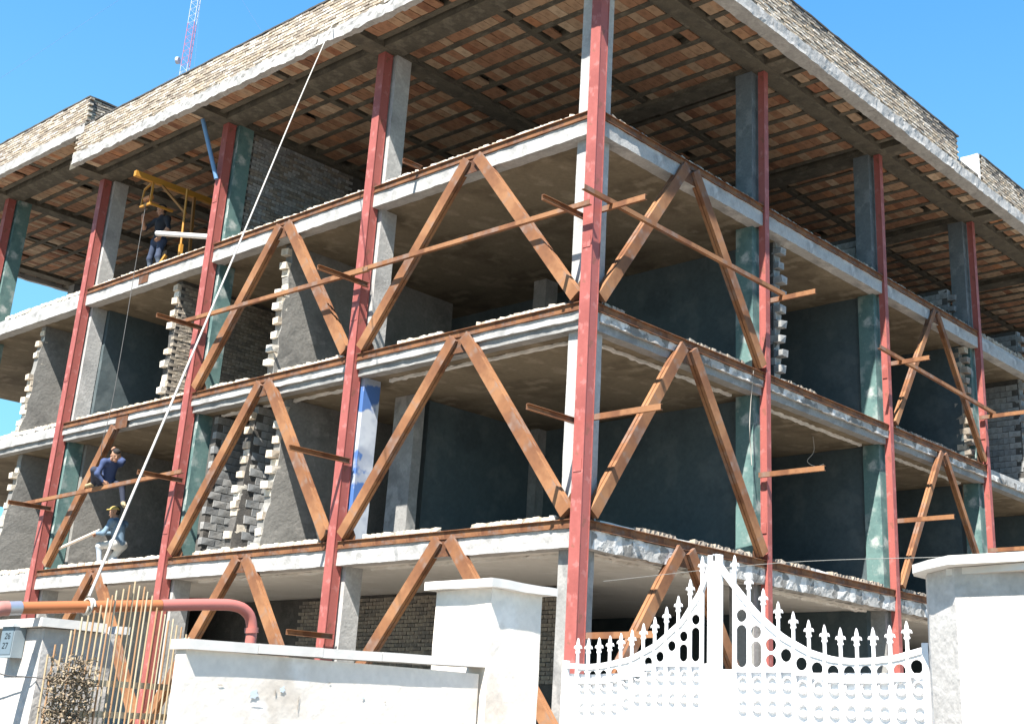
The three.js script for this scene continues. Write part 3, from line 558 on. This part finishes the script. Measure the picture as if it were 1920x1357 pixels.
function person(label, J, c) {
  const o = thing('person', label, 'person', J.base);
  const q = k => V(...J[k]).sub(o.position), P = [];
  const add = (a, b, ra, rb, col, k) => P.push(cap(q(a), q(b), ra, rb, col, k));
  add('pelvis', 'chest', .125, .145, c.top); add('chest', 'neck', .13, .06, c.top);
  P.push(cap(q('shL'), q('shR'), .075, .075, c.top, .06), cap(q('hipL'), q('hipR'), .105, .105, c.leg, .05), cap(q('neck'), q('head').lerp(q('neck'), .35), .055, .05, SK, .02));
  for (const s of ['L', 'R']) {
    add('sh' + s, 'el' + s, .062, .048, c.top); P.push(cap(q('el' + s), q('wr' + s), .047, .032, c.sleeve ?? c.top));
    add('hip' + s, 'kn' + s, .095, .065, c.leg); add('kn' + s, 'an' + s, .062, .046, c.leg2 ?? c.leg); add('an' + s, 'to' + s, .045, .036, c.shoe, .02);
  }
  let g = field(P, 110, .0125, .05);
  const gs = [g, field(headPrims(q('head'), V(...J.look), c.hair), 80, .005, .03)];
  for (const s of ['L', 'R']) gs.push(field(handPrims(q('wr' + s), q('wr' + s).sub(q('el' + s)), V(...(J['pn' + s] ?? [0, 1, 0])), J['curl' + s] ?? .5), 70, .0042, .01));
  mesh('body', mergeGeometries(gs), skinMat, o);
  if (c.cap) { const h = q('head'), f = V(...J.look).normalize(); const dome = new THREE.SphereGeometry(.112, 20, 10, 0, Math.PI * 2, 0, Math.PI * .5); dome.scale(1, .8, 1); dome.translate(h.x, h.y + .055, h.z); const brim = new THREE.CylinderGeometry(.085, .09, .012, 18); brim.scale(1, 1, .9); brim.translate(h.x + f.x * .1, h.y + .06, h.z + f.z * .1); mesh('cap', merge([dome, brim]), c.cap, o); }
  return o;
}
person('worker in dark clothes standing at the yellow hoist', {
  base: [-13.35, FL[2] + .06, -.42], pelvis: [-13.33, 11.78, -.42], chest: [-13.33, 12.15, -.42], neck: [-13.34, 12.36, -.41], head: [-13.36, 12.5, -.38], look: [-.6, -.25, .8],
  shL: [-13.16, 12.27, -.45], shR: [-13.52, 12.27, -.38], elL: [-13.02, 12.0, -.42], wrL: [-13.1, 11.78, -.3], elR: [-13.66, 12.05, -.2], wrR: [-13.48, 12.2, -.02],
  hipL: [-13.23, 11.74, -.44], hipR: [-13.43, 11.74, -.4], knL: [-13.2, 11.34, -.38], knR: [-13.5, 11.34, -.36], anL: [-13.18, 10.98, -.48], anR: [-13.55, 10.98, -.46], toL: [-13.16, 10.915, -.3], toR: [-13.6, 10.915, -.3], pnL: [1, 0, 0], pnR: [0, 0, 1], curlR: .8
}, { top: [.02, .022, .03], leg: [.03, .045, .085], leg2: [.10, .13, .18], shoe: [.03, .03, .03], hair: [.012, .01, .009], sleeve: SK });
person('worker in blue jacket perched on the thin rail, leaning forward', {
  base: [-12.75, 5.98, .2], pelvis: [-12.86, 6.13, .12], chest: [-12.74, 6.42, .18], neck: [-12.58, 6.56, .24], head: [-12.40, 6.60, .28], look: [.85, -.35, .35],
  shL: [-12.66, 6.52, .02], shR: [-12.64, 6.48, .38], elR: [-12.66, 6.22, .48], wrR: [-12.60, 6.08, .36], elL: [-12.88, 6.62, -.16], wrL: [-12.92, 6.78, .02],
  hipL: [-12.83, 6.10, .02], hipR: [-12.87, 6.10, .22], knL: [-12.45, 6.05, .02], anL: [-12.36, 5.68, -.02], toL: [-12.22, 5.60, .02], knR: [-12.74, 6.3, .52], anR: [-12.98, 6.06, .36], toR: [-12.98, 6.0, .5], pnR: [0, .3, 1], pnL: [-1, 0, 0], curlR: 1.0, curlL: 1.0
}, { top: [.035, .058, .14], leg: [.02, .027, .05], shoe: [.32, .25, .14], hair: [.015, .013, .012] });
person('crouching worker with yellow cap and pale blue shirt holding a pole', {
  base: [-13.1, FL[0] + .06, -.34], pelvis: [-13.0, 4.98, -.42], chest: [-13.04, 5.26, -.38], neck: [-13.09, 5.44, -.34], head: [-13.13, 5.58, -.3], look: [-.75, -.3, .6],
  shL: [-13.0, 5.37, -.2], shR: [-13.1, 5.37, -.55], elL: [-13.0, 5.12, -.05], wrL: [-13.26, 5.13, -.05], elR: [-13.3, 5.2, -.5], wrR: [-13.47, 5.16, -.22],
  hipL: [-12.98, 4.93, -.32], hipR: [-13.02, 4.93, -.52], knL: [-13.36, 4.9, -.2], anL: [-13.28, 4.56, -.22], toL: [-13.42, 4.5, -.14], knR: [-13.12, 4.62, -.4], anR: [-12.78, 4.55, -.5], toR: [-12.7, 4.51, -.5], pnL: [0, 1, .4], pnR: [0, 1, .4], curlL: .9, curlR: .9
}, { top: [.13, .20, .27], leg: [.44, .43, .40], leg2: [.28, .32, .37], shoe: [.30, .36, .45], hair: [.015, .012, .01], cap: flat(.50, .36, .10, .8) });
single('pole', rod(V(-13.18, 5.21, -.10), V(-14.85, 4.86, -.02), .032, 12), flat(.62, .54, .46, .7), 'pale thick pole held by the crouching worker', 'pole');

// =====================================================================
// in front: boundary wall, gate, fence
// =====================================================================
// left boundary wall
{
  const t = thing('boundary_wall', 'low white plastered boundary wall with projecting stone coping', 'wall', [4.6, 0, 7.7]), P = g => g.translate(-4.6, 0, -7.7);
  mesh('wall_body', P(rough(4.59, 4.70, .0, 2.0, 6.50, 9.02, .3, .002, 2)), M.wall, t);
  const n = 5; for (let i = 0; i < n; i++) { const a = 6.46 + i * .516, b = a + .513; const g = rough(4.55, 4.738, 1.995, 2.055, a, b, .2, .003, 3); const p = g.attributes.position; for (let k = 0; k < p.count; k++) p.setY(k, p.getY(k) + (8.9 - p.getZ(k)) * .021 + .002); g.computeVertexNormals(); mesh('coping_stone', P(g), M.whitep, t); }
  // flat paint marks left on the plaster
  const marks = [[8.75, 1.80, .05, .012, 0], [8.50, 1.76, .09, .07, 1], [8.47, 1.70, .10, .006, 1], [8.28, 1.80, .05, .05, 1], [8.33, 1.78, .014, .05, 2], [8.14, 1.72, .008, .12, 2], [7.9, 1.86, .02, .01, 2], [7.6, 1.78, .03, .03, 1], [7.4, 1.76, .014, .014, 2]];
  const mm = [flat(.48, .42, .35, .9), flat(.52, .58, .62, .9), flat(.30, .27, .23, .9)];
  marks.forEach(([z, y, w, h, k]) => { const q = []; for (let i = 0; i < 18; i++) { const a = i / 18 * Math.PI * 2, r = .2 + rnd() * .35; q.push([Math.cos(a) * w * r, Math.sin(a) * h * r]); } const g = new THREE.ExtrudeGeometry(shapeOf(q), { depth: .001, bevelEnabled: false }); g.rotateY(Math.PI / 2); g.translate(4.7045, y, z); mesh('paint_mark', P(uvBox(g)), mm[k], t); });
}
// left gate pillar
{
  const t = thing('gate_pillar', 'white plastered gate pillar with flat stone cap beside the low wall', 'pillar', [4.45, 0, 6.18]), P = g => g.translate(-4.45, 0, -6.18);
  mesh('pillar_body', P(rough(4.14, 4.755, 0, 2.63, 5.90, 6.47, .14, .006, 4)), M.wall, t);
  mesh('pillar_cap', P(rough(4.08, 4.83, 2.632, 2.695, 5.80, 6.55, .1, .008, 5)), M.whitep, t);
}
// right pillar with the wall running on towards the street
{
  const t = thing('gate_pillar', 'grey rendered pillar at right edge with chipped slab cap', 'pillar', [8.5, 0, 5.6]), P = g => g.translate(-8.5, 0, -5.6);
  const prism = (pts, y0, y1, step = .12, amp = .008) => { const g = new THREE.ExtrudeGeometry(shapeOf(pts.map(([x, z]) => [x, -z])), { depth: y1 - y0, bevelEnabled: false, steps: Math.max(1, Math.round((y1 - y0) / step)) }); g.rotateX(-Math.PI / 2); g.translate(0, y0, 0); return uvBox(g); };
  mesh('pillar_body', P(prism([[8.02, 5.85], [8.10, 5.99], [8.38, 6.21], [9.9, 6.17], [9.9, 5.1], [8.02, 5.1]], 0, 2.64)), M.greyp, t);
  mesh('pillar_cap', P(prism([[7.965, 5.90], [8.02, 6.03], [8.2, 6.19], [8.40, 6.33], [9.95, 6.29], [9.95, 5.0], [7.95, 5.0]], 2.642, 2.695)), M.whitep, t);
  mesh('coping_slab', P(prism([[8.32, 6.19], [8.42, 6.05], [9.8, 6.2], [9.8, 6.44]], 2.598, 2.638)), M.whitep, t);
}
// gate leaves
const WP = flat(.80, .80, .80, .45);
function topL(x) { const k = [[4.83, 2.13], [5.10, 2.12], [5.24, 2.128], [5.50, 2.17], [5.75, 2.273], [5.99, 2.442], [6.135, 2.63], [6.229, 2.82], [6.27, 2.90]]; return interp(k, x); }
function topR(x) { const k = [[6.30, 2.90], [6.345, 2.82], [6.466, 2.674], [6.647, 2.481], [6.865, 2.313], [7.076, 2.211], [7.25, 2.165], [7.40, 2.153], [7.55, 2.156], [7.712, 2.172], [7.93, 2.225]]; return interp(k, x); }
function interp(k, x) { if (x <= k[0][0]) return k[0][1]; for (let i = 1; i < k.length; i++) if (x <= k[i][0]) { const t = (x - k[i - 1][0]) / (k[i][0] - k[i - 1][0]); return lerp(k[i - 1][1], k[i][1], t); } return k[k.length - 1][1]; }
const spear = (() => {
  const s = new THREE.Shape(); s.moveTo(0, .155); s.quadraticCurveTo(.013, .12, .012, .095); s.quadraticCurveTo(.03, .11, .036, .082); s.quadraticCurveTo(.028, .09, .017, .078); s.lineTo(.013, .062); s.lineTo(.019, .05); s.lineTo(.009, .038); s.lineTo(.0085, -.06);
  s.lineTo(-.0085, -.06); s.lineTo(-.009, .038); s.lineTo(-.019, .05); s.lineTo(-.013, .062); s.lineTo(-.017, .078); s.quadraticCurveTo(-.028, .09, -.036, .082); s.quadraticCurveTo(-.03, .11, -.012, .095); s.quadraticCurveTo(-.013, .12, 0, .155);
  return uvBox(new THREE.ExtrudeGeometry(s, { depth: .010, bevelEnabled: true, bevelSize: .003, bevelThickness: .004, bevelSegments: 1, curveSegments: 5 }).translate(0, 0, -.005));
})();
const ringG = r => new THREE.TorusGeometry(r, .008, 6, 20);
function leaf(label, x0, x1, top, sheetTop, zc, first, pitch) {
  const t = thing('gate_leaf', label, 'gate', [(x0 + x1) / 2, .15, zc], 'two leaves of the white gate'), P = g => g.translate(-(x0 + x1) / 2, -.15, -zc);
  // curved double top rail
  { const pts = []; for (let i = 0; i <= 30; i++) { const x = lerp(x0, x1, i / 30), k = Math.abs(top(x + .03) - top(x - .03)) / .06; pts.push([x, top(x), top(x) - .038 * Math.hypot(1, k)]); } const sh = shapeOf([...pts.map(q => [q[0], q[1]]), ...pts.slice().reverse().map(q => [q[0], q[2]])]); mesh('top_rail', P(uvBox(new THREE.ExtrudeGeometry(sh, { depth: .03, bevelEnabled: false }).translate(0, 0, zc - .015))), WP, t); }
  // sheet, stiles, bars
  const pts = [[x0, .2], [x1, .2]]; for (let i = 0; i <= 20; i++) { const x = lerp(x1, x0, i / 20); pts.push([x, Math.min(sheetTop(x), top(x) - .075)]); }
  mesh('sheet_panel', P(uvBox(new THREE.ExtrudeGeometry(shapeOf(pts), { depth: .004, bevelEnabled: false }).translate(0, 0, zc - .03))), WP, t);
  mesh('stile', P(box(x0, x0 + .045, .15, top(x0 + .02) + .02, zc - .02, zc + .02)), WP, t); mesh('stile', P(box(x1 - .045, x1, .15, top(x1 - .02) + .02, zc - .02, zc + .02)), WP, t);
  for (let x = x0 + first; x < x1 - .05; x += pitch) {
    mesh('bar', P(box(x - .012, x + .012, .2, top(x) - .02, zc - .012, zc + .012)), WP, t);
    const sp = mesh('spearhead', spear, WP, t); sp.position.set(x - (x0 + x1) / 2, top(x) - .15 + .035, 0);
    const xm = x + pitch / 2; if (xm > x1 - .06) continue;
    const xa = x + .012, xb = x + pitch - .012, r = (xb - xa) / 2 - .005, sb = Math.min(sheetTop(xm), top(xm) - .075), ya = top(xa) - .036, yb = top(xb) - .036, yt = Math.min(ya, yb) - r - .012 - Math.abs(ya - yb) * .25;
    const sh = shapeOf([[xa, Math.min(sb, yt - r) - .02], [xb, Math.min(sb, yt - r) - .02], [xb, yb], [xa, ya]]);
    const circ = y => { const p = new THREE.Path(); p.absarc(xm, y, r, 0, Math.PI * 2); sh.holes.push(p); };
    const H = yt - sb;
    if (H > -.02) circ(yt + .001);
    const slot = (y0, y1) => { const p = new THREE.Path(); p.absarc(xm, y1, r, 0, Math.PI); p.absarc(xm, y0, r, Math.PI, Math.PI * 2); p.closePath(); sh.holes.push(p); };
    if (H > .46) { circ(sb + r + .012); slot(sb + 3 * r + .03, yt - 2 * r - .018); } else if (H > .16) slot(sb + r + .012, yt - 2 * r - .018);
    mesh('filigree', P(uvBox(new THREE.ExtrudeGeometry(sh, { depth: .008, bevelEnabled: false, curveSegments: 10 }).translate(0, 0, zc - .004))), WP, t);
    mesh('ring', P(ringG(r * .9).translate(xm, sb - .05 - r, zc - .012)), WP, t); mesh('ring', P(ringG(r * .9).translate(xm, sb - .20 - r, zc - .012)), WP, t);
  }
}
leaf('left leaf of white ornamental metal gate beside the plastered pillar', 4.84, 6.275, topL, x => x < 5.46 ? 2.055 : 2.125, 5.70, .14, .108);
leaf('right leaf of white ornamental metal gate beside the grey pillar', 6.295, 7.95, topR, x => x < 6.9 ? 2.085 : 2.062, 5.70, .16, .122);
// corner post with the meter plate
{
  const t = thing('corner_post', 'grey rendered post with thin stone cap at lower left corner', 'pillar', [4.0, 0, 9.55]), P = g => g.translate(-4.0, 0, -9.55);
  mesh('post_body', P(rough(3.70, 4.20, 0, 2.075, 9.22, 9.68, .14, .006, 4)), M.greyp, t);
  mesh('post_cap', P(rough(3.66, 4.25, 2.077, 2.128, 9.30, 9.73, .1, .006, 6)), M.whitep, t); mesh('post_cap', P(rough(3.70, 4.22, 2.077, 2.122, 9.13, 9.22, .08, .006, 6)), M.whitep, t);
}
{
  const cv = document.createElement('canvas'); cv.width = 128; cv.height = 200; const c = cv.getContext('2d');
  c.fillStyle = '#66757f'; c.fillRect(0, 0, 128, 200); c.fillStyle = '#0b1016'; c.font = 'bold 60px sans-serif'; c.textAlign = 'center'; c.fillText('26', 70, 92); c.fillText('27', 58, 160);
  const tx = new THREE.CanvasTexture(cv); tx.colorSpace = THREE.SRGBColorSpace;
  const t = thing('number_box', 'small blue grey box with numbers 26 and 27 on the corner post', 'sign', [3.905, 2.0, 9.745]);
  mesh('box_body', box(-.08, .08, -.10, .078, -.06, .012), flat(.22, .27, .30, .6), t); mesh('box_hood', box(-.085, .085, .079, .10, -.06, .03), flat(.50, .55, .58, .5), t);
  const f = new THREE.PlaneGeometry(.145, .165); mesh('number_plate', f, new THREE.MeshStandardMaterial({ map: tx, roughness: .5 }), t).position.set(0, 0, .015);
}
// gas pipe
{
  const t = thing('gas_pipe', 'orange painted pipe running over the fence and bending down behind the wall', 'pipe', [4.2, 0, 9]), q = (x, y, z) => V(x - 4.2, y, z - 9);
  mesh('pipe_run', rod(q(4.2, 2.172, 9.86), q(4.2, 2.277, 8.935), .036, 16), flat(.36, .12, .04, .55), t);
  mesh('pipe_run', tube([q(4.2, 2.277, 8.935), q(4.2, 2.305, 8.70), q(4.2, 2.325, 8.50), q(4.2, 2.331, 8.40), q(4.2, 2.318, 8.31), q(4.2, 2.275, 8.245), q(4.2, 2.20, 8.215), q(4.2, 2.10, 8.21), q(4.2, 1.3, 8.21)], .038, 16, 60), flat(.40, .13, .105, .5), t);
  mesh('collar', rod(q(4.2, 2.163, 9.93), q(4.2, 2.173, 9.855), .041, 16), flat(.45, .46, .48, .35, { metalness: .7 }), t);
  mesh('elbow', tube([q(4.2, 2.163, 9.93), q(4.2, 2.155, 9.98), q(4.2, 2.11, 10.04), q(4.2, 1.98, 10.07), q(4.2, 1.2, 10.08)], .044, 14, 30), flat(.36, .155, .125, .5), t);
  mesh('collar', rod(q(4.2, 2.165, 8.212), q(4.2, 2.20, 8.216), .047, 16), flat(.38, .125, .10, .5), t);
}
// fence of reinforcing bars
{
  const t = thing('bar_fence', 'fence of thin vertical steel bars with arched top', 'fence', [4.42, 0, 9.3]);
  const bm = [flat(.38, .295, .18, .75), flat(.33, .195, .10, .8), flat(.42, .35, .24, .7)];
  const n = 30; for (let i = 0; i < n; i++) { const z = lerp(9.738, 8.76, i / (n - 1)), y = interp([[8.76, 2.02], [8.851, 2.097], [8.978, 2.168], [9.109, 2.269], [9.223, 2.387], [9.305, 2.33], [9.42, 2.276], [9.524, 2.166], [9.636, 2.033], [9.738, 1.92]], z) + rr(-.02, .03); mesh('bar', rod(V(rr(-.004, .004), .2, z - 9.3 + rr(-.006, .006)), V(rr(-.01, .01), y, z - 9.3 + rr(-.008, .008)), .0066, 6), bm[i % 3 === 1 ? 1 : i % 2 ? 2 : 0], t); }
  for (const y of [1.775, 1.60, 1.2]) mesh('flat_rail', box(-.016, -.008, y - .018, y + .018, -.55, .42), bm[2], t);
}
// dried climber on the fence
{
  const g = [], r = rng(77);
  for (let i = 0; i < 210; i++) { const z = 9.46 + r() * .28, y = 1.45 + r() * .46 * (1 - Math.abs(z - 9.58) * 1.4), p = V(4.45 + (r() - .3) * .05, y, z), q = [p]; for (let k = 0; k < 4; k++) q.push(q[k].clone().add(V((r() - .5) * .03, (r() - .4) * .045, (r() - .5) * .05))); g.push(norm(tube(q, 0.002 + r() * .0035, 4, 8))); }
  const lg = [];
  for (let i = 0; i < 420; i++) { const z = 9.45 + r() * .29, y = 1.45 + r() * .46, s = .006 + r() * .009; const l = new THREE.BufferGeometry(); l.setAttribute('position', new THREE.Float32BufferAttribute([0, 0, 0, s, s * .6, s * .3, 0, s * 2, -s * .2, 0, 0, 0, 0, s * 2, -s * .2, -s, s * .7, s * .35], 3)); l.rotateX(r() * 6); l.rotateY(r() * 6); l.rotateZ(r() * 6); l.translate(4.46 + (r() - .4) * .06, y, z); lg.push(uvBox(l)); }
  const t = thing('dried_climber', 'withered brown climbing plant tangled in the bar fence', 'plant', [0, 0, 0]);
  mesh('stem', mergeGeometries(g), flat(.19, .15, .105, .9), t); mesh('dead_leaves', mergeGeometries(lg), flat(.24, .185, .12, .9, { side: THREE.DoubleSide }), t);
}
// wires near the camera
single('wire', tube([V(4.8, 2.82, 5.2), V(6.96, 2.80, 5.75), V(8.2, 2.765, 5.8)], .0022, 5, 20), flat(.22, .22, .20, .6), 'thin pale wire strung above the white gate', 'wire');
single('wire', tube([V(3.6, 1.9, 9.86), V(3.95, 1.80, 9.76), V(4.2, 1.79, 9.70), V(4.42, 1.78, 9.5)], .004, 5, 20), flat(.06, .06, .06, .6), 'thin dark wire looped across the corner post', 'wire');
single('wire', tube([V(60, 34, -70), V(20, 33.3, -74), V(-30, 34.4, -80)], .03, 5, 20), flat(.25, .27, .32, .6), 'faint overhead cable in the sky at right', 'wire');

// far radio mast
{
  const t = thing('radio_mast', 'tall red and white lattice radio mast far behind the building', 'mast', [-119.3, 0, -59.3]);
  const gm = flat(.12, .16, .22, .7), rm = flat(.42, .13, .19, .7), wm = flat(.45, .47, .55, .7), w = .62, ang = [0.25, 2.35, 4.44];
  for (let s = 0; s < 20; s++) {
    const y0 = s * 6, y1 = y0 + 6, m = s % 2 ? rm : wm, g = [], c = a => V(Math.cos(a) * w, 0, Math.sin(a) * w);
    for (let i = 0; i < 3; i++) { const p = c(ang[i]), q = c(ang[(i + 1) % 3]); g.push(rod(V(p.x, y0, p.z), V(p.x, y1, p.z), .042, 5)); for (let k = 0; k < 6; k++) g.push(rod(V(p.x, y0 + k, p.z), V(q.x, y0 + k + 1, q.z), .014, 4), rod(V(p.x, y0 + k, p.z), V(q.x, y0 + k, q.z), .014, 4)); }
    mesh('mast_section', merge(g), m, t);
  }
  mesh('dish', rod(V(-.9, 78.6, .9), V(-.6, 78.6, .7), .45, 16), wm, t);
  for (const [x, z] of [[60, 30], [-20, 70], [45, -50]]) mesh('guy_wire', rod(V(0, 96, 0), V(x, 0, z), .012, 4), gm, t);
  mesh('guy_wire', rod(V(0, 78, 0), V(30, 0, 60), .012, 4), gm, t);
}

const renderer = new THREE.WebGLRenderer({ antialias: true });
renderer.toneMapping = THREE.LinearToneMapping; renderer.toneMappingExposure = EXPOSURE;
renderer.shadowMap.enabled = true; renderer.outputColorSpace = THREE.SRGBColorSpace;
renderer.render(scene, camera);
